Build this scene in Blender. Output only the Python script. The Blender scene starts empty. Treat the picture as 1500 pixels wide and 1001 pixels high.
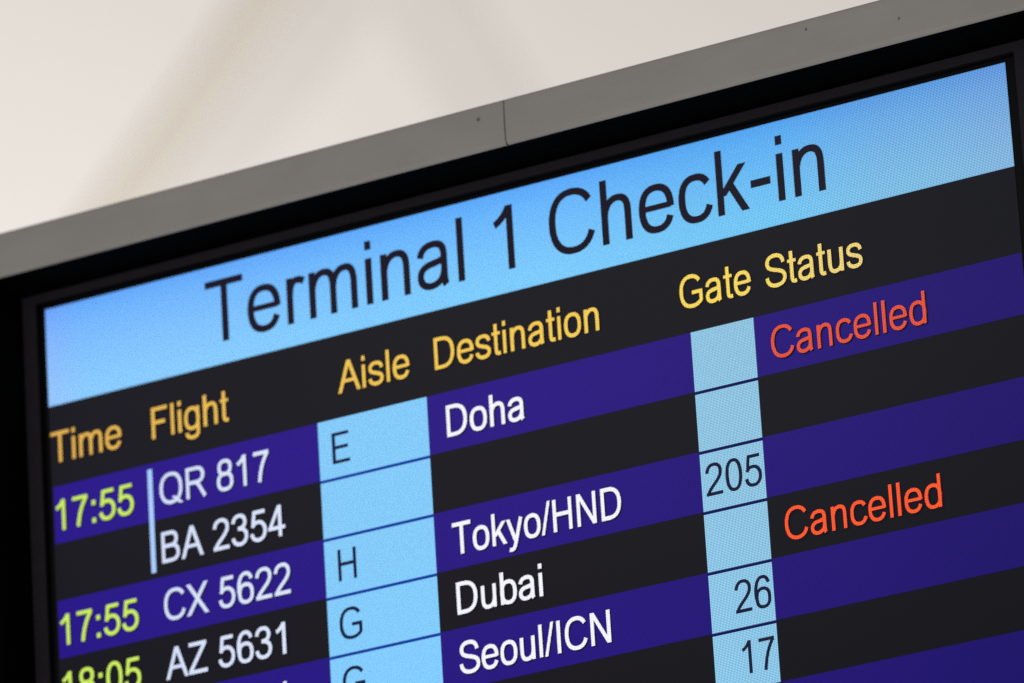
import bpy, bmesh, math, random
from mathutils import Vector, Matrix

random.seed(4)
S = bpy.context.scene
COL = S.collection
ZT = 3.63                       # height of the top edge of the lit picture above the floor (m)

# ------------------------------------------------------------------ camera
YAW, PITCH, ROLL = 0.50842525, 0.32887718, -0.06271995
cam_d = bpy.data.cameras.new('camera')
cam = bpy.data.objects.new('camera', cam_d)
COL.objects.link(cam)
CAM_P = Vector((3.18988009, -4.83379297, ZT - 2.03078296))
base = Matrix(((1, 0, 0), (0, 0, -1), (0, 1, 0)))
R = Matrix.Rotation(YAW, 3, 'Z') @ base @ Matrix.Rotation(PITCH, 3, 'X') @ Matrix.Rotation(ROLL, 3, 'Z')
cam.matrix_world = Matrix.Translation(CAM_P) @ R.to_4x4()
FWD = R @ Vector((0, 0, -1)); RIGHT = R @ Vector((1, 0, 0)); UP = R @ Vector((0, 1, 0))
cam_d.sensor_width = 36
cam_d.lens = 9599.6 / 1500 * 36
cam_d.clip_end = 300
cam_d.dof.use_dof = True
cam_d.dof.focus_distance = (Vector((0.88, 0, ZT - 0.19)) - CAM_P).dot(FWD)
cam_d.dof.aperture_fstop = 4.4
S.camera = cam

# ------------------------------------------------------------------ light and exposure
W = bpy.data.worlds.new('World'); S.world = W; W.use_nodes = True
bg = W.node_tree.nodes['Background']
bg.inputs[0].default_value = (1.0, 0.955, 0.90, 1); bg.inputs[1].default_value = 0.50

def area(name, loc, target, size, power, color):
    d = bpy.data.lights.new(name, 'AREA'); d.shape = 'DISK'; d.size = size; d.energy = power; d.color = color
    o = bpy.data.objects.new(name, d); COL.objects.link(o); o.location = loc
    o.rotation_euler = (Vector(target) - Vector(loc)).to_track_quat('-Z', 'Y').to_euler()
    return o
CEIL_D = 40.0; CK = CEIL_D / 22
CEIL_C = CAM_P + FWD * CEIL_D
area('uplight', CEIL_C + (Vector((-1.5, -2.0, -7.5)) - RIGHT * 1.5) * CK, CEIL_C + (UP * 1.2 - RIGHT * .8) * CK, 5.0, 2050, (1, .968, .932))
area('concourse_light', (0.7, -3.4, 0.9), (0.5, 0, ZT), 3.0, 62, (1, .965, .92))

S.view_settings.view_transform = 'Standard'; S.view_settings.look = 'None'
S.view_settings.exposure = 0; S.view_settings.gamma = 1; S.view_settings.use_curve_mapping = False
S.render.engine = 'CYCLES'
S.cycles.use_denoising = False

# ------------------------------------------------------------------ helpers
def lin(r, g, b):
    f = lambda c: (c / 255 / 12.92) if c / 255 <= 0.04045 else ((c / 255 + 0.055) / 1.055) ** 2.4
    return (f(r), f(g), f(b), 1)

def mat(name, color, rough=.5, spec=.3, metallic=0):
    m = bpy.data.materials.new(name); m.use_nodes = True
    p = m.node_tree.nodes['Principled BSDF']
    p.inputs['Base Color'].default_value = color; p.inputs['Roughness'].default_value = rough
    p.inputs['Specular IOR Level'].default_value = spec; p.inputs['Metallic'].default_value = metallic
    return m

def noise_mat(name, c0, c1, scale, rough=(.4, .6), spec=.3, bump=0.0, stretch=(1, 1, 1), fine=0.0):
    m = mat(name, c0, rough[0], spec); nt = m.node_tree; N, L = nt.nodes, nt.links
    p = N['Principled BSDF']
    tc = N.new('ShaderNodeTexCoord'); mp = N.new('ShaderNodeMapping'); mp.inputs['Scale'].default_value = stretch
    nz = N.new('ShaderNodeTexNoise'); nz.inputs['Scale'].default_value = scale; nz.inputs['Detail'].default_value = 8
    nz.inputs['Roughness'].default_value = .65
    rp = N.new('ShaderNodeValToRGB'); rp.color_ramp.elements[0].position = .3; rp.color_ramp.elements[1].position = .7
    rp.color_ramp.elements[0].color = c0; rp.color_ramp.elements[1].color = c1
    L.new(tc.outputs['Object'], mp.inputs[0]); L.new(mp.outputs[0], nz.inputs['Vector']); L.new(nz.outputs['Fac'], rp.inputs[0])
    out = rp.outputs[0]
    if fine:
        n2 = N.new('ShaderNodeTexNoise'); n2.inputs['Scale'].default_value = 900; n2.inputs['Detail'].default_value = 2
        L.new(tc.outputs['Object'], n2.inputs['Vector'])
        mr = N.new('ShaderNodeMapRange'); mr.inputs[3].default_value = 1 - fine; mr.inputs[4].default_value = 1 + fine
        L.new(n2.outputs['Fac'], mr.inputs[0])
        mx = N.new('ShaderNodeVectorMath'); mx.operation = 'SCALE'
        L.new(out, mx.inputs[0]); L.new(mr.outputs[0], mx.inputs['Scale']); out = mx.outputs[0]
    L.new(out, p.inputs['Base Color'])
    rr = N.new('ShaderNodeMapRange'); rr.inputs[3].default_value = rough[0]; rr.inputs[4].default_value = rough[1]
    L.new(nz.outputs['Fac'], rr.inputs[0]); L.new(rr.outputs[0], p.inputs['Roughness'])
    if bump:
        b = N.new('ShaderNodeBump'); b.inputs['Strength'].default_value = bump; b.inputs['Distance'].default_value = .001
        L.new(nz.outputs['Fac'], b.inputs['Height']); L.new(b.outputs[0], p.inputs['Normal'])
    return m

PITCH_X, PITCH_Z = 1 / 690, 1 / 690
GRID = .75

def math_n(nt, op, a, b=None, clamp=False):
    n = nt.nodes.new('ShaderNodeMath'); n.operation = op; n.use_clamp = clamp
    for i, v in enumerate((a, b)):
        if v is None: continue
        if isinstance(v, (int, float)): n.inputs[i].default_value = v
        else: nt.links.new(v, n.inputs[i])
    return n.outputs[0]

def screen_mat(name, stops_h, stops_v=None, grid=.5, speck=.03):
    """Light of the liquid-crystal picture. stops_h: colours along the width (x 0..1 of the panel),
    stops_v: multipliers down the height (v 0..1 = top..bottom); both paint in picture, backlight and viewing-angle shading."""
    m = mat(name, (.003, .003, .004, 1), .45, .04); nt = m.node_tree; N, L = nt.nodes, nt.links
    p = N['Principled BSDF']
    g = N.new('ShaderNodeNewGeometry'); sp = N.new('ShaderNodeSeparateXYZ'); L.new(g.outputs['Position'], sp.inputs[0])
    x = sp.outputs[0]; z = sp.outputs[2]
    v = math_n(nt, 'SUBTRACT', ZT, z)
    rp = N.new('ShaderNodeValToRGB'); cr = rp.color_ramp; cr.interpolation = 'EASE' if len(stops_h) > 1 else 'LINEAR'
    while len(cr.elements) < len(stops_h): cr.elements.new(.5)
    if len(stops_h) == 1: stops_h = [stops_h[0], (1.0,) + tuple(stops_h[0][1:])]
    for e, s in zip(cr.elements, stops_h): e.position = s[0]
    for e, s in zip(cr.elements, stops_h): e.color = lin(*s[1:])
    L.new(x, rp.inputs[0]); col = rp.outputs[0]
    if stops_v:
        r2 = N.new('ShaderNodeValToRGB'); c2 = r2.color_ramp
        while len(c2.elements) < len(stops_v): c2.elements.new(.5)
        for e, s in zip(c2.elements, stops_v): e.position = s[0]
        for e, s in zip(c2.elements, stops_v): e.color = tuple(s[1:]) + (1,)
        L.new(v, r2.inputs[0])
        mx = N.new('ShaderNodeVectorMath'); mx.operation = 'MULTIPLY'; L.new(col, mx.inputs[0]); L.new(r2.outputs[0], mx.inputs[1]); col = mx.outputs[0]
    # picture cells: each pixel is a lit window in a dark mesh; the mean is kept at 1
    cx = math_n(nt, 'COSINE', math_n(nt, 'MULTIPLY', x, 2 * math.pi / PITCH_X))
    cz = math_n(nt, 'COSINE', math_n(nt, 'MULTIPLY', v, 2 * math.pi / PITCH_Z))
    k = math_n(nt, 'MULTIPLY', math_n(nt, 'ADD', 1.0, math_n(nt, 'MULTIPLY', cx, grid * GRID)), math_n(nt, 'ADD', 1.0, math_n(nt, 'MULTIPLY', cz, grid * GRID)))
    nz = N.new('ShaderNodeTexNoise'); nz.inputs['Scale'].default_value = 330; nz.inputs['Detail'].default_value = 3
    L.new(g.outputs['Position'], nz.inputs['Vector'])
    mr = N.new('ShaderNodeMapRange'); mr.inputs[1].default_value = .25; mr.inputs[2].default_value = .75
    mr.inputs[3].default_value = 1 - speck; mr.inputs[4].default_value = 1 + speck
    L.new(nz.outputs['Fac'], mr.inputs[0])
    k = math_n(nt, 'MULTIPLY', k, mr.outputs[0])
    sc = N.new('ShaderNodeVectorMath'); sc.operation = 'SCALE'; L.new(col, sc.inputs[0]); L.new(k, sc.inputs['Scale'])
    L.new(sc.outputs[0], p.inputs['Emission Color']); p.inputs['Emission Strength'].default_value = 1
    return m

def link(name, bm, mats, parent=None, smooth=False):
    me = bpy.data.meshes.new(name); bm.normal_update(); bm.to_mesh(me); bm.free()
    for m in (mats if isinstance(mats, (list, tuple)) else [mats]): me.materials.append(m)
    if smooth:
        for p in me.polygons: p.use_smooth = True
    o = bpy.data.objects.new(name, me); COL.objects.link(o)
    if parent:
        o.parent = parent
        pw = Vector((0, 0, 0)); q = parent
        while q: pw += q.location; q = q.parent
        o.location = -pw          # meshes are written in place coordinates
    return o

def thing(name, label, cat, loc, group=None):
    o = bpy.data.objects.new(name, None); COL.objects.link(o); o.location = loc
    o.empty_display_size = .05
    o['label'] = label; o['category'] = cat
    if group: o['group'] = group
    return o

def box(bm, x0, x1, y0, y1, z0, z1, bev=0, seg=2, mi=0):
    r = bmesh.ops.create_cube(bm, size=1)
    for v in r['verts']:
        v.co = Vector(((x0 + x1) / 2 + v.co.x * (x1 - x0), (y0 + y1) / 2 + v.co.y * (y1 - y0), (z0 + z1) / 2 + v.co.z * (z1 - z0)))
    fs = {f for v in r['verts'] for f in v.link_faces}
    for f in fs: f.material_index = mi
    if bev:
        es = {e for v in r['verts'] for e in v.link_edges}
        bmesh.ops.bevel(bm, geom=list(es), offset=bev, segments=seg, profile=.5, affect='EDGES')

def quad(bm, x0, x1, z0, z1, y, mi=0):
    f = bm.faces.new([bm.verts.new(c) for c in ((x0, y, z0), (x1, y, z0), (x1, y, z1), (x0, y, z1))]); f.material_index = mi
    return f

# ------------------------------------------------------------------ ceiling far behind (soft in the photo)
M_ceil = noise_mat('ceiling_paint', (.80, .780, .758, 1), (.83, .812, .790, 1), .35, (.6, .8), .1)
M_beam = noise_mat('beam_paint', (.70, .655, .58, 1), (.74, .695, .625, 1), 1.5, (.5, .7), .1)
M_strut = noise_mat('strut_paint', (.735, .712, .685, 1), (.77, .75, .727, 1), 1.5, (.5, .7), .1)
# vault: a broad shell leaning over the hall; local axes a (right), b (up), n (towards the hall)
Cn = (-FWD + Vector((0, 0, -.25))).normalized()
Ca = Vector((0, 0, 1)).cross(Cn).normalized(); Cb = Cn.cross(Ca).normalized()
if Ca.dot(RIGHT) < 0: Ca = -Ca; Cb = Cn.cross(Ca)
def vault(a, b):
    d = (-.012 * a * a - .006 * b * b) / CK
    return CEIL_C + Ca * a + Cb * b + Cn * (-d * -1)
bm = bmesh.new(); NX, NY = 40, 30
g = [[bm.verts.new(vault((-22 + 44 * i / NX) * CK, (-13 + 30 * j / NY) * CK)) for i in range(NX + 1)] for j in range(NY + 1)]
for j in range(NY):
    for i in range(NX): bm.faces.new((g[j][i], g[j][i + 1], g[j + 1][i + 1], g[j + 1][i]))
o = link('ceiling', bm, M_ceil, smooth=True); o['kind'] = 'structure'

def ray_ab(px, py):
    d = (FWD * 9599.6 + RIGHT * (px - 750) + UP * (500.5 - py)).normalized()
    t = (CEIL_C - CAM_P).dot(Cn) / d.dot(Cn); P = CAM_P + d * t - CEIL_C
    return P.dot(Ca), P.dot(Cb)

def rib(name, a0, b0, a1, b1, w, depth, m, label):
    """a straight beam that follows the vault from (a0,b0) to (a1,b1)"""
    bm = bmesh.new(); n = 40; rings = []
    t = Vector((a1 - a0, b1 - b0)).normalized(); nn = Vector((-t.y, t.x))
    for k in range(n + 1):
        u = k / n; a = a0 + (a1 - a0) * u; b = b0 + (b1 - b0) * u
        r = []
        for s, h in ((-1, -.02), (-.95, depth * .7), (-.7, depth), (.7, depth), (.95, depth * .7), (1, -.02)):
            aa, bb = a + nn.x * s * w / 2, b + nn.y * s * w / 2
            r.append(bm.verts.new(vault(aa, bb) + Cn * h))
        rings.append(r)
    for k in range(n):
        for i in range(5): bm.faces.new((rings[k][i], rings[k + 1][i], rings[k + 1][i + 1], rings[k][i + 1]))
    bm.faces.new(rings[0]); bm.faces.new(rings[-1][::-1])
    bmesh.ops.recalc_face_normals(bm, faces=bm.faces)
    o = link(name, bm, m); o['label'] = label; o['category'] = 'beam'
    return o
def rib_px(name, p0, p1, ext, *a):
    q0 = Vector(ray_ab(*p0)); q1 = Vector(ray_ab(*p1)); d = (q1 - q0).normalized()
    s = q0 - d * ext[0] * CK; e = q1 + d * ext[1] * CK; w, h = a[0] * CK, a[1] * CK
    return rib(name, s.x, s.y, e.x, e.y, w, h, *a[2:])
rib_px('ceiling_beam', (385, 0), (180, 290), (4, 6), .12, .03, M_beam, 'slim tan beam running slantwise across the pale ceiling, blurred by distance')
rib_px('ceiling_beam', (505, 0), (250, 330), (4, 6), .26, .02, M_strut, 'wide shallow grey ceiling strip just right of the tan beam, blurred')
rib_px('ceiling_beam', (590, -40), (720, 180), (4, 6), .34, .006, M_strut, 'faint broad grey ceiling strip slanting down to the right above the display casing')

# ------------------------------------------------------------------ housing of the display
M_rail = noise_mat('grey_rail_paint', (.232, .222, .215, 1), (.262, .252, .244, 1), 9, (.55, .65), .12, .02, (1, 1, 2.5), .05)
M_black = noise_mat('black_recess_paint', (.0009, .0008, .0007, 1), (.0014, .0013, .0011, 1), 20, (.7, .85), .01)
M_pit = mat('dark_pit', (.085, .078, .07, 1), .8, .1)
M_joint = mat('joint_shadow_gap', (.10, .094, .088, 1), .8, .05)
H = thing('display_housing', 'grey metal housing with black recess framing the flight information monitor', 'housing', (.5, .06, ZT - .62))
RY0 = -.060                      # front plane of the rails
RX0, RX1 = -.11, 1.15            # outer width
ZU = ZT + .0184                  # underside of the top rail
ZR = ZT + .0622                  # upper edge
SEAM = .5357
PIT = ((.5094, ZT + .0486), (.8413, ZT + .0518), (.9310, ZT + .0393))   # small dents in the paint

def rail_profile():
    """section (y, z): flat slightly convex face, small top edge, rounded lower lip"""
    pts = [(.12, ZR - .002), (RY0 + .006, ZR)]
    for a in (30, 60, 90): pts.append((RY0 + .003 - .003 * math.sin(math.radians(a)) + .0006, ZR - .003 + .003 * math.cos(math.radians(a))))
    n = 8
    z0, z1 = ZR - .003, ZU + .005
    for k in range(1, n): 
        t = k / n; pts.append((RY0 + .0006 - .0007 * math.sin(math.pi * t * .80), z0 + (z1 - z0) * t))
    yb = RY0 + .0006 - .0007 * math.sin(math.pi * .80 * (n - .4) / n); r = .005
    for a in range(0, 91, 10): 
        A = math.radians(a); pts.append((yb + r - r * math.cos(A), z1 - r * math.sin(A)))
    pts.append((-.046, ZU))
    return pts
def rail(x0, x1, pits=()):
    bm = bmesh.new(); pr = rail_profile()
    rows = [[bm.verts.new((x, y, z)) for y, z in pr] for x in (x0, x0 + .0004, x1 - .0004, x1)]
    for r in (rows[0], rows[-1]):
        cy = sum(v.co.y for v in r) / len(r); cz = sum(v.co.z for v in r) / len(r)
        for v in r[2:-1]: v.co.y += .0004
    for k in range(3):
        for i in range(len(pr) - 1):
            f = bm.faces.new((rows[k][i], rows[k + 1][i], rows[k + 1][i + 1], rows[k][i + 1]))
            if i >= len(pr) - 4: f.material_index = 2      # shade under the lip, painted in as black faces
    bmesh.ops.recalc_face_normals(bm, faces=bm.faces)
    for px, pz, r in pits:
        c = bmesh.ops.create_circle(bm, cap_ends=True, radius=r, segments=12)
        for v in c['verts']: v.co = Vector((px + v.co.x * (1 + .3 * random.random()), RY0 - .0005, pz + v.co.y * 1.3))
        for f in {f for v in c['verts'] for f in v.link_faces}: f.material_index = 1
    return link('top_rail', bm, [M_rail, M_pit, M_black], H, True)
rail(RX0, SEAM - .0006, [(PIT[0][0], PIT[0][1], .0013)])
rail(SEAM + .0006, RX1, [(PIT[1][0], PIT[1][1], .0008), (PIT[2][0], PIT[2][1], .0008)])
bm = bmesh.new(); box(bm, SEAM - .0012, SEAM + .0012, RY0 + .001, .05, ZU + .0026, ZR - .001); link('joint_strip', bm, M_joint, H)
# black lining of the recess: top, sides, bottom and back
BX0, BX1 = -.024, 1.085
bm = bmesh.new()
box(bm, RX0, RX1, RY0 + .0145, .05, ZU - .0004, ZU + .003)
box(bm, BX0 + .0, BX1, -.028, -.024, ZU - .0012, ZU - .0004)
box(bm, BX0 - .004, BX0, RY0 + .004, .05, ZT - .60, ZU - .0004)
box(bm, BX1, BX1 + .004, RY0 + .004, .05, ZT - .60, ZU - .0004)
box(bm, BX0 - .004, BX1 + .004, RY0 + .004, .05, ZT - .604, ZT - .6)
box(bm, BX0 - .0035, BX1 + .0035, .0502, .054, ZT - .6, ZU + .002)
link('recess_lining', bm, M_black, H)
for x0, x1 in ((RX0, BX0 - .0045), (BX1 + .0045, RX1)):
    bm = bmesh.new(); box(bm, x0, x1, RY0, .12, ZT - .62, ZU - .001, .003); link('side_rail', bm, M_black, H)
bm = bmesh.new(); box(bm, RX0, RX1, RY0, .12, ZT - .67, ZT - .6205, .004); link('bottom_rail', bm, M_rail, H)
bm = bmesh.new(); box(bm, RX0 + .002, RX1 - .002, .1205, .124, ZT - .665, ZR - .004); link('back_panel', bm, M_rail, H)

# ------------------------------------------------------------------ monitor
M_bezel = noise_mat('bezel_plastic', (.0125, .0112, .0155, 1), (.0150, .0136, .0180, 1), 60, (.5, .6), .10)
M_edge = mat('bezel_inner_edge', (.0016, .0015, .0017, 1), .6, .04)
M_border = mat('unlit_panel_border', (.0050, .0048, .0056, 1), .5, .06)
MON = thing('flight_information_monitor', 'lit flight board in black bezel with pale blue Terminal 1 Check-in banner above its rows', 'monitor', (.5, .02, ZT - .585))
SH = .561                         # lit picture height
def frame(bm, o, i, yf, yb, mi=0, mi_in=1):
    """ring between outer (x0,x1,z0,z1) and inner, front at yf, inner lip running back to yb"""
    def loop(r, y): return [bm.verts.new(c) for c in ((r[0], y, r[2]), (r[1], y, r[2]), (r[1], y, r[3]), (r[0], y, r[3]))]
    e = .0012
    oo = loop(o, yb); o1 = loop(o, yf + e); o2 = loop((o[0] + e, o[1] - e, o[2] + e, o[3] - e), yf)
    i2 = loop((i[0] - e, i[1] + e, i[2] - e, i[3] + e), yf); i1 = loop(i, yf + e); ib = loop(i, yb)
    for A, B, m in ((oo, o1, mi), (o1, o2, mi), (o2, i2, mi), (i2, i1, mi_in), (i1, ib, mi_in)):
        for k in range(4):
            f = bm.faces.new((A[k], A[(k + 1) % 4], B[(k + 1) % 4], B[k])); f.material_index = m
    bmesh.ops.recalc_face_normals(bm, faces=bm.faces)
bm = bmesh.new()
frame(bm, (-.0225, 1.0232, ZT - SH - .0225, ZT + .0152), (-.0052, 1.0105, ZT - SH - .0075, ZT + .0042), -.0065, .001)
link('bezel', bm, [M_bezel, M_edge], MON)
bm = bmesh.new(); box(bm, -.021, 1.0215, .0015, .045, ZT - SH - .021, ZT + .0135); link('rear_shell', bm, M_bezel, MON)

# picture materials (colours the panel shows, with its viewing-angle shading painted in)
V_ALL = [(0, 1, 1, 1), (.17, .97, .97, .98), (.36, .80, .78, .84), (.56, .70, .68, .76)]
M_dark = screen_mat('picture_black', [(0, 27, 27, 33), (.45, 31, 30, 35), (.75, 30, 30, 35), (1, 26, 27, 32)], [(0, 1, 1, 1), (.2, .95, .93, .97), (.36, .78, .74, .80), (.56, .52, .48, .56)], .08)
M_blue = screen_mat('picture_blue', [(0, 43, 24, 139), (.45, 46, 28, 132), (.75, 43, 28, 121), (1, 37, 26, 109)], [(0, 1, 1, 1), (.2, 1, 1, .98), (.36, .80, .76, .92), (.56, .58, .50, .88)], .3)
M_banner = screen_mat('picture_banner_blue', [(0, 138, 188, 255), (.05, 128, 193, 255), (.5, 117, 193, 254), (.75, 108, 188, 243), (.9, 118, 178, 226), (1, 122, 172, 221)],
                      [(0, .60, .74, .97), (.02, .80, .88, 1), (.05, 1.0, 1.0, 1), (.085, 1.16, 1.12, 1)], .5)
M_cell = screen_mat('picture_cell_blue', [(0, 132, 201, 250), (.45, 132, 203, 249), (.66, 142, 196, 226), (.73, 142, 194, 222), (1, 136, 186, 222)], [(0, 1, 1, 1), (.3, 1, 1, 1), (.56, .93, 1.04, 1.1)], .5)
M_line = screen_mat('picture_line_blue', [(.28, 14, 56, 152), (.42, 18, 58, 158), (.66, 18, 22, 82), (1, 18, 20, 78)], None, .3)
M_yel = screen_mat('picture_yellow', [(0, 228, 178, 82), (.2, 236, 190, 84), (.5, 244, 202, 84), (.7, 248, 216, 92), (.85, 236, 210, 124)], None, .5)
M_lime = screen_mat('picture_lime', [(0, 206, 238, 98)], None, .3)
M_wht = screen_mat('picture_white', [(0, 206, 218, 250), (.25, 220, 230, 253), (.45, 246, 246, 255)], None, .4)
M_bar = screen_mat('picture_pale_blue', [(0, 172, 205, 255)], None, .3)
M_red = screen_mat('picture_red', [(0, 242, 84, 56)], [(.19, .86, 1.0, 1.1), (.23, .86, 1.0, 1.1), (.33, 1.14, 1.14, .7), (.4, 1.14, 1.14, .7)], .5)
M_ink = screen_mat('picture_ink', [(0, 24, 28, 60), (.3, 24, 28, 66), (1, 28, 30, 48)], None, .2)
M_tink = screen_mat('picture_title_ink', [(0, 27, 22, 42), (.5, 28, 24, 36), (1, 32, 32, 42)], None, .2)
M_cast = screen_mat('picture_letter_shadow', [(0, 17, 14, 30)], None, .2)

R1, RP = .17452, .05518
bm = bmesh.new()
f = quad(bm, -.0052, 1.0105, ZT - SH - .0075, ZT + .0042, .0006, 1)
quad(bm, 0, 1.0, ZT - SH, ZT, 0, 0)
SCR = link('screen', bm, [M_dark, M_border], MON)

def patch(name, x0, x1, v0, v1, y, m):
    bm = bmesh.new(); quad(bm, x0, x1, ZT - v1, ZT - v0, y, 0); return link(name, bm, m, SCR)
AL, AR, GL, GR = .28995, .40521, .67606, .73867
ban = patch('title_banner', 0, 1.0, 0, .09570, -.0003, M_banner); ban['label'] = 'pale blue banner across the top of the board'
for k in (0, 2, 4, 6):
    bm = bmesh.new(); v0, v1 = R1 + RP * k, min(R1 + RP * (k + 1), SH)
    quad(bm, .0015, .9995, ZT - v1, ZT - v0, -.0003); link('row_stripe', bm, M_blue, SCR)
LW = .0028
for k in range(7):
    v0, v1 = R1 + RP * k, min(R1 + RP * (k + 1), SH)
    for nm, a, b in (('aisle_cell', AL, AR), ('gate_cell', GL, GR)):
        bm = bmesh.new()
        lw = LW if k else 0
        quad(bm, a, b, ZT - v1, ZT - v0 - lw, -.0006, 0)
        if lw: quad(bm, a - .0004, b + .0004, ZT - v0 - lw, ZT - v0, -.0006, 1)
        link(nm, bm, [M_cell, M_line], SCR)

# ------------------------------------------------------------------ lettering: a grotesque drawn stroke by stroke (units 1/2048 em)
def arc(cx, cy, rx, ry, a0, a1, sq=.06):
    n = max(8, int(abs(a1 - a0) / 7)); out = []
    for k in range(n + 1):
        a = math.radians(a0 + (a1 - a0) * k / n); c, s = math.cos(a), math.sin(a)
        f = 1 + sq * (2 * c * s) ** 2          # a little squarer than an ellipse
        out.append((cx + rx * c * f, cy + ry * s * f))
    return out
def bez(*p):
    """polybezier: start, then triples"""
    out = [p[0]]; c = p[0]
    for i in range(1, len(p), 3):
        a, b, d = p[i:i + 3]
        for k in range(1, 13):
            t = k / 12; u = 1 - t
            out.append((u**3*c[0] + 3*u*u*t*a[0] + 3*u*t*t*b[0] + t**3*d[0], u**3*c[1] + 3*u*u*t*a[1] + 3*u*t*t*b[1] + t**3*d[1]))
        c = d
    return out
def st(*pts): return ('s', list(pts))
def cu(pts): return ('s', pts)
def hd(x0, y0, x1, y1, w): return ('p', [(x0 - w / 2, y0), (x0 + w / 2, y0), (x1 + w / 2, y1), (x1 - w / 2, y1)], True)
def rc(x0, y0, x1, y1): return ('p', [(x0, y0), (x1, y0), (x1, y1), (x0, y1)], False)
X = 1062
def arch(x0, x1): 
    return cu(bez((x0, 560), (x0, 850), ((x0 * 2 + x1) / 3 - 40, 1008), ((x0 + x1) / 2 + 40, 1008), (x1 - 80, 1008), (x1, 900), (x1, 650)) + [(x1, 0)])
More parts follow.
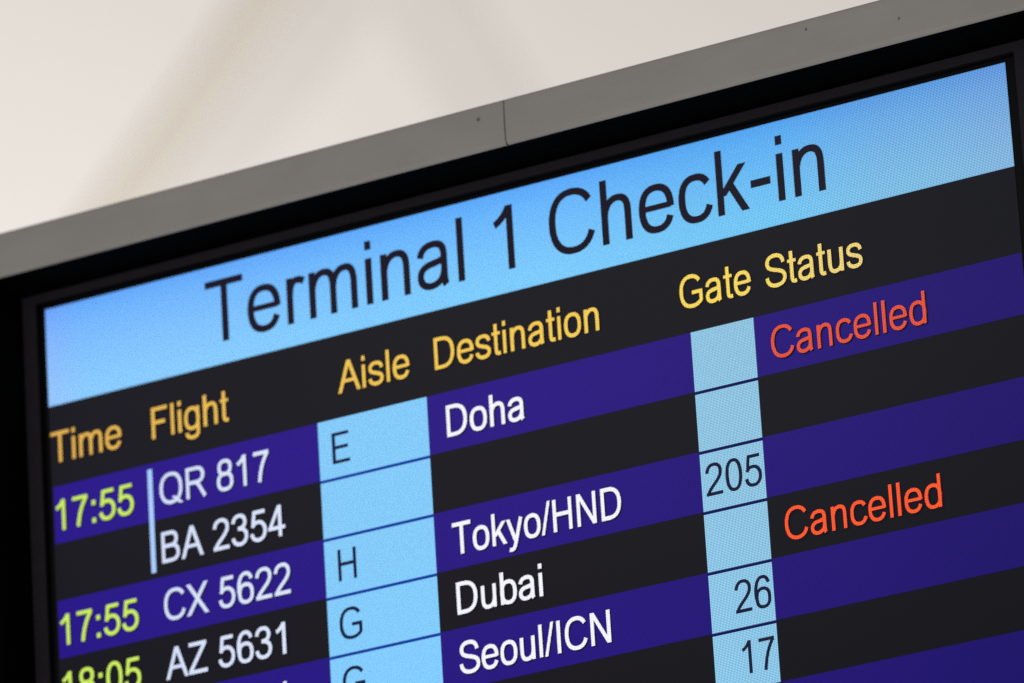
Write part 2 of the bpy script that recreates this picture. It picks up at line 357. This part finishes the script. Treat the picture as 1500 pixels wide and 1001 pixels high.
G = {
 ' ': (569, []),
 'i': (455, [st((227, 0), (227, X)), rc(137, 1262, 317, 1466)]),
 'l': (455, [st((224, 0), (224, 1466))]),
 'n': (1139, [st((225, 0), (225, X)), arch(225, 895)]),
 'h': (1139, [st((225, 0), (225, 1466)), arch(225, 895)]),
 'm': (1706, [st((225, 0), (225, X)), arch(225, 850), arch(850, 1475)]),
 'r': (682, [st((225, 0), (225, X)), cu(bez((225, 560), (225, 850), (300, 990), (455, 990), (540, 990), (600, 970), (665, 930)))]),
 'u': (1139, [cu([(222, X)] + bez((222, 430), (222, 160), (330, 56), (510, 56), (740, 56), (900, 210), (900, 480))), st((905, 0), (905, X))]),
 'o': (1139, [cu(arc(569, 531, 405, 476, 0, 360))]),
 'c': (1024, [cu(arc(560, 531, 398, 476, 36, 335))]),
 'e': (1139, [cu(arc(569, 531, 405, 476, -2, 334)), rc(175, 490, 985, 632)]),
 'a': (1139, [cu(bez((172, 745), (200, 920), (340, 1008), (560, 1008), (770, 1008), (868, 920), (868, 740)) + bez((868, 740), (868, 600), (868, 450), (868, 300), (868, 150), (874, 90), (912, 16))),
              cu(bez((868, 640), (760, 585), (620, 575), (480, 555), (270, 525), (165, 440), (165, 300), (165, 140), (290, 56), (460, 56), (700, 56), (868, 200), (868, 430)))]),
 'd': (1139, [cu(arc(545, 531, 385, 476, 0, 360)), st((910, 0), (910, 1466))]),
 'b': (1139, [cu(arc(594, 531, 385, 476, 0, 360)), st((228, 0), (228, 1466))]),
 'g': (1139, [cu(arc(540, 540, 380, 466, 0, 360)), cu([(908, X)] + bez((908, -40), (908, -270), (790, -352), (550, -352), (340, -352), (210, -270), (190, -105)))]),
 't': (569, [cu([(270, 1425)] + bez((270, 260), (270, 130), (310, 72), (415, 72), (455, 72), (490, 76), (532, 84))), rc(40, 922, 532, X)]),
 's': (1024, [cu(bez((872, 755), (850, 925), (720, 1010), (510, 1010), (300, 1010), (172, 925), (172, 785), (172, 640), (300, 600), (510, 545), (760, 480), (868, 425), (868, 290), (868, 145), (735, 54), (520, 54), (290, 54), (160, 150), (136, 320)))]),
 'k': (1024, [st((225, 0), (225, 1466)), hd(275, 420, 875, X, 230), hd(912, 0, 505, 650, 218)]),
 'y': (1024, [hd(110, X, 520, 40, 192), cu([(915, X), (545, -20)] + bez((545, -20), (470, -220), (430, -345), (270, -345), (220, -345), (180, -338), (135, -322)))]),
 '-': (682, [rc(65, 440, 618, 621)]),
 '/': (569, [hd(72, -25, 497, 1491, 150)]),
 ':': (569, [rc(185, 0, 390, 205), rc(185, 857, 390, X)]),
 'T': (1251, [rc(48, 1293, 1205, 1466), st((626, 0), (626, 1385))]),
 'E': (1366, [st((262, 0), (262, 1466)), rc(262, 1293, 1225, 1466), rc(262, 672, 1160, 844), rc(262, 0, 1258, 173)]),
 'F': (1251, [st((262, 0), (262, 1466)), rc(262, 1293, 1157, 1466), rc(262, 664, 1010, 837)]),
 'H': (1479, [st((261, 0), (261, 1466)), st((1217, 0), (1217, 1466)), rc(261, 690, 1217, 864)]),
 'I': (569, [st((288, 0), (288, 1466))]),
 'N': (1479, [st((252, 0), (252, 1466)), st((1222, 0), (1222, 1466)), hd(265, 1466, 1210, 0, 205)]),
 'D': (1479, [st((255, 0), (255, 1466)), cu([(255, 1380)] + bez((620, 1380), (1060, 1380), (1272, 1150), (1272, 742), (1272, 330), (1060, 86), (620, 86)) + [(255, 86)])]),
 'B': (1366, [st((247, 0), (247, 1466)), cu([(247, 1380)] + bez((700, 1380), (960, 1380), (1070, 1280), (1070, 1092), (1070, 900), (950, 785), (700, 785)) + [(247, 785)]),
              cu([(247, 785)] + bez((740, 785), (1020, 785), (1160, 650), (1160, 430), (1160, 210), (1010, 86), (740, 86)) + [(247, 86)])]),
 'R': (1479, [st((258, 0), (258, 1466)), cu([(258, 1385)] + bez((810, 1385), (1080, 1385), (1230, 1265), (1230, 1060), (1230, 850), (1070, 730), (800, 730)) + [(258, 730)]),
              cu(bez((700, 720), (880, 700), (950, 580), (1040, 440)) + [(1330, -10)])]),
 'A': (1366, [hd(101, 0, 683, 1466, 205), hd(1262, 0, 683, 1466, 205), rc(340, 444, 1030, 602)]),
 'C': (1479, [cu(arc(778, 733, 585, 668, 35, 334, .05))]),
 'G': (1593, [cu(arc(800, 733, 600, 668, 37, 275, .05) + bez((852, 62), (1060, 66), (1250, 150), (1372, 265)) + [(1372, 600)]), rc(840, 575, 1468, 747)]),
 'S': (1366, [cu(bez((1165, 1040), (1140, 1275), (990, 1405), (690, 1405), (400, 1405), (235, 1280), (235, 1085), (235, 885), (400, 825), (690, 755), (1030, 675), (1215, 610), (1215, 395), (1215, 190), (1010, 62), (715, 62), (390, 62), (205, 205), (182, 470)))]),
 'Q': (1593, [cu(arc(793, 733, 615, 668, 0, 360, .05)), hd(1420, -60, 930, 330, 230)]),
 'X': (1366, [hd(115, 0, 1225, 1466, 235), hd(1250, 0, 140, 1466, 235)]),
 'Z': (1251, [rc(85, 1293, 1160, 1466), rc(40, 0, 1190, 173), hd(160, 150, 1040, 1330, 240)]),
 '0': (1139, [cu(arc(570, 723, 392, 668, 0, 360, .05))]),
 '1': (1139, [st((672, 0), (672, 1471)), cu(bez((225, 1065), (420, 1150), (570, 1270), (650, 1430)))]),
 '2': (1139, [cu(bez((158, 1030), (180, 1270), (340, 1395), (570, 1395), (810, 1395), (945, 1250), (945, 1065), (945, 850), (780, 690), (540, 490), (350, 330), (230, 215), (185, 90))), rc(61, 0, 1035, 173)]),
 '3': (1139, [cu(bez((168, 1075), (190, 1285), (330, 1397), (540, 1397), (760, 1397), (895, 1270), (895, 1095), (895, 900), (750, 795), (450, 795))),
              cu(bez((450, 790), (790, 790), (960, 650), (960, 430), (960, 210), (790, 60), (550, 60), (310, 60), (170, 190), (148, 395)))]),
 '4': (1139, [st((748, 0), (748, 1466)), rc(26, 340, 1060, 505), hd(118, 400, 735, 1466, 200)]),
 '5': (1139, [rc(300, 1278, 985, 1447), hd(235, 690, 345, 1440, 178), cu(bez((205, 700), (290, 840), (410, 895), (545, 895), (800, 895), (970, 720), (970, 480), (970, 230), (800, 60), (550, 60), (320, 60), (180, 190), (155, 395)))]),
 '6': (1139, [cu(arc(590, 468, 380, 408, 0, 360)), cu(bez((940, 1105), (895, 1300), (770, 1395), (605, 1395), (320, 1395), (172, 1130), (172, 690), (172, 600), (185, 500), (215, 420)))]),
 '7': (1139, [rc(97, 1274, 1045, 1447), cu(bez((1000, 1350), (720, 1060), (490, 560), (440, 0)))]),
 '8': (1139, [cu(arc(570, 1090, 345, 310, 0, 360)), cu(arc(570, 428, 412, 368, 0, 360))]),
}
def stroke_poly(pts, wv, wh):
    """centre line -> left and right rails; horizontal runs are a little thinner than upright ones"""
    P = [Vector(p) for p in pts]; Q = [P[0]]
    for p in P[1:]:
        if (p - Q[-1]).length > 1: Q.append(p)
    closed = (Q[0] - Q[-1]).length < 2
    if closed: Q = Q[:-1]
    n = len(Q); L, Rr = [], []
    for i in range(n):
        a = Q[(i - 1) % n] if closed or i else Q[i]; b = Q[(i + 1) % n] if closed or i < n - 1 else Q[i]
        t = (b - a).normalized(); w = math.hypot(wv * t.y, wh * t.x) / 2
        nn = Vector((-t.y, t.x)); L.append(Q[i] + nn * w); Rr.append(Q[i] - nn * w)
    return L, Rr, closed

def width(s): return sum(G[c][0] for c in s)
def extent(s):
    """left and right ink limits in font units"""
    xs = []; x = 0
    for c in s:
        for k in G[c][1]:
            for p in k[1]: xs.append((x + p[0], k[0]))
        x += G[c][0]
    lo = min(a - (85 if b == 's' else 0) for a, b in xs); hi = max(a + (85 if b == 's' else 0) for a, b in xs)
    return lo, hi

def letters(bm, s, x_left, x_right, vbase, cap, wt, y, mi=0, wx=1.0, off=(0, 0)):
    lo, hi = extent(s); kx = (x_right - x_left) / (hi - lo); kz = cap / 1466
    wv, wh = 184 * wt * wx, 158 * wt; x = 0; dy = 0
    grow = (wt - 1) * 80
    def P(p): return bm.verts.new((x_left + (p[0] - lo) * kx + off[0], y - dy, ZT - vbase + p[1] * kz + off[1]))
    for c in s:
        for g in G[c][1]:
            dy += .000008
            pts = [(x + a, b) for a, b in g[1]]
            if g[0] == 'p':
                cx = sum(p[0] for p in pts) / 4; cy = sum(p[1] for p in pts) / 4
                if g[2]:
                    q = [(p[0] + math.copysign(grow, (i in (1, 2)) - .5), p[1]) for i, p in enumerate(pts)]
                else:
                    wd, ht = pts[1][0] - pts[0][0], pts[2][1] - pts[1][1]
                    fx, fz = (1, wt * .93) if wd > ht * 1.3 else ((wt * wx, 1) if ht > wd * 1.3 else (wt, wt))
                    q = [(cx + (p[0] - cx) * fx, cy + (p[1] - cy) * fz) if 0 < cy < 1380 and cy - ht / 2 > 1 else
                         (cx + (p[0] - cx) * fx, (p[1] if abs(p[1] - (0 if cy < 700 else 1466)) < 25 else (cy + (p[1] - cy) * (2 * fz - 1)))) for p in pts]
                f = bm.faces.new([P(p) for p in q]); f.material_index = mi
            else:
                Lf, Rt, closed = stroke_poly(pts, wv, wh)
                Lv = [P(p) for p in Lf]; Rv = [P(p) for p in Rt]; n = len(Lv)
                for i in range(n if closed else n - 1):
                    j = (i + 1) % n
                    f = bm.faces.new((Lv[i], Rv[i], Rv[j], Lv[j])); f.material_index = mi
        x += G[c][0]
    return kx / kz

YL = -.0012
def text(name, s, xl, xr, vb, cap, m, wt=1.0, shadow=0.0, wx=1.0):
    bm = bmesh.new()
    if shadow: letters(bm, s, xl, xr, vb, cap, wt * 1.08, -.0009, 1, wx, (shadow, -shadow * 1.1))
    k = letters(bm, s, xl, xr, vb, cap, wt, YL, 0, wx)
    o = link(name, bm, [m, M_cast], SCR)
    print('TEXT %-22s squash %.3f' % (s, k))
    return o

_lo, _hi = extent('Terminal 1 Check-in'); _k = (.8191 - .1770) / (_hi - _lo)
for pre, wd in (('', 'Terminal'), ('Terminal ', '1'), ('Terminal 1 ', 'Check-in')):
    e0, e1 = extent(wd); x0 = .1770 + (width(pre) + e0 - _lo) * _k
    text('title_lettering', wd, x0, x0 + (e1 - e0) * _k, .0747, .0608, M_tink, 1.02, 0, 1.04)
HB = .1520; HC = .0302
for s, a, b in (('Time', .0013, .0790), ('Flight', .1130, .1976), ('Aisle', .3140, .3895), ('Destination', .4163, .5857), ('Gate', .6685, .7390), ('Status', .7540, .8490)):
    text('heading_lettering', s, a, b, HB, HC, M_yel, 1.08, .0009)
RC = .0296
def rb(k): return R1 + RP * k + RP * .775
for k, s in ((0, '17:55'), (2, '17:55'), (3, '18:05')):
    text('time_lettering', s, .0030, .0893, rb(k) + .0008, RC, M_lime, 1.12, .0009)
bm = bmesh.new(); quad(bm, .1058, .1108, ZT - R1 - RP * 1.90, ZT - R1 - RP * .10, YL)
link('joining_bar', bm, M_bar, SCR)
for k, s, a, b in ((0, 'QR 817', .1186, .2372), (1, 'BA 2354', .1180, .2507), (2, 'CX 5622', .1180, .2532), (3, 'AZ 5631', .1168, .2450)):
    text('flight_number_lettering', s, a, b, rb(k), RC, M_wht, 1.10, .0010)
text('flight_number_lettering', '1', .2345, .2435, rb(4), RC, M_wht, 1.10, .0010)
for k, s, a, b in ((0, 'E', .3046, .3226), (2, 'H', .3042, .3230), (3, 'G', .3026, .3259), (4, 'G', .3026, .3259)):
    text('aisle_lettering', s, a, b, rb(k), RC, M_ink, 1.0, 0, 1.12)
for k, s, a, b in ((0, 'Doha', .4250, .5044), (2, 'Tokyo/HND', .4237, .5955), (3, 'Dubai', .4248, .5119), (4, 'Seoul/ICN', .4238, .5768)):
    text('destination_lettering', s, a, b, rb(k), RC, M_wht, 1.14, .0010)
for k, s, a, b in ((2, '205', .6808, .7359), (4, '26', .7010, .7360), (5, '17', .7030, .7362)):
    text('gate_lettering', s, a, b, rb(k) - .0004, RC, M_ink, .96, 0, 1.12)
for k in (0, 3):
    text('status_lettering', 'Cancelled', .7546, .9056, rb(k), RC, M_red, 1.0, .0011)
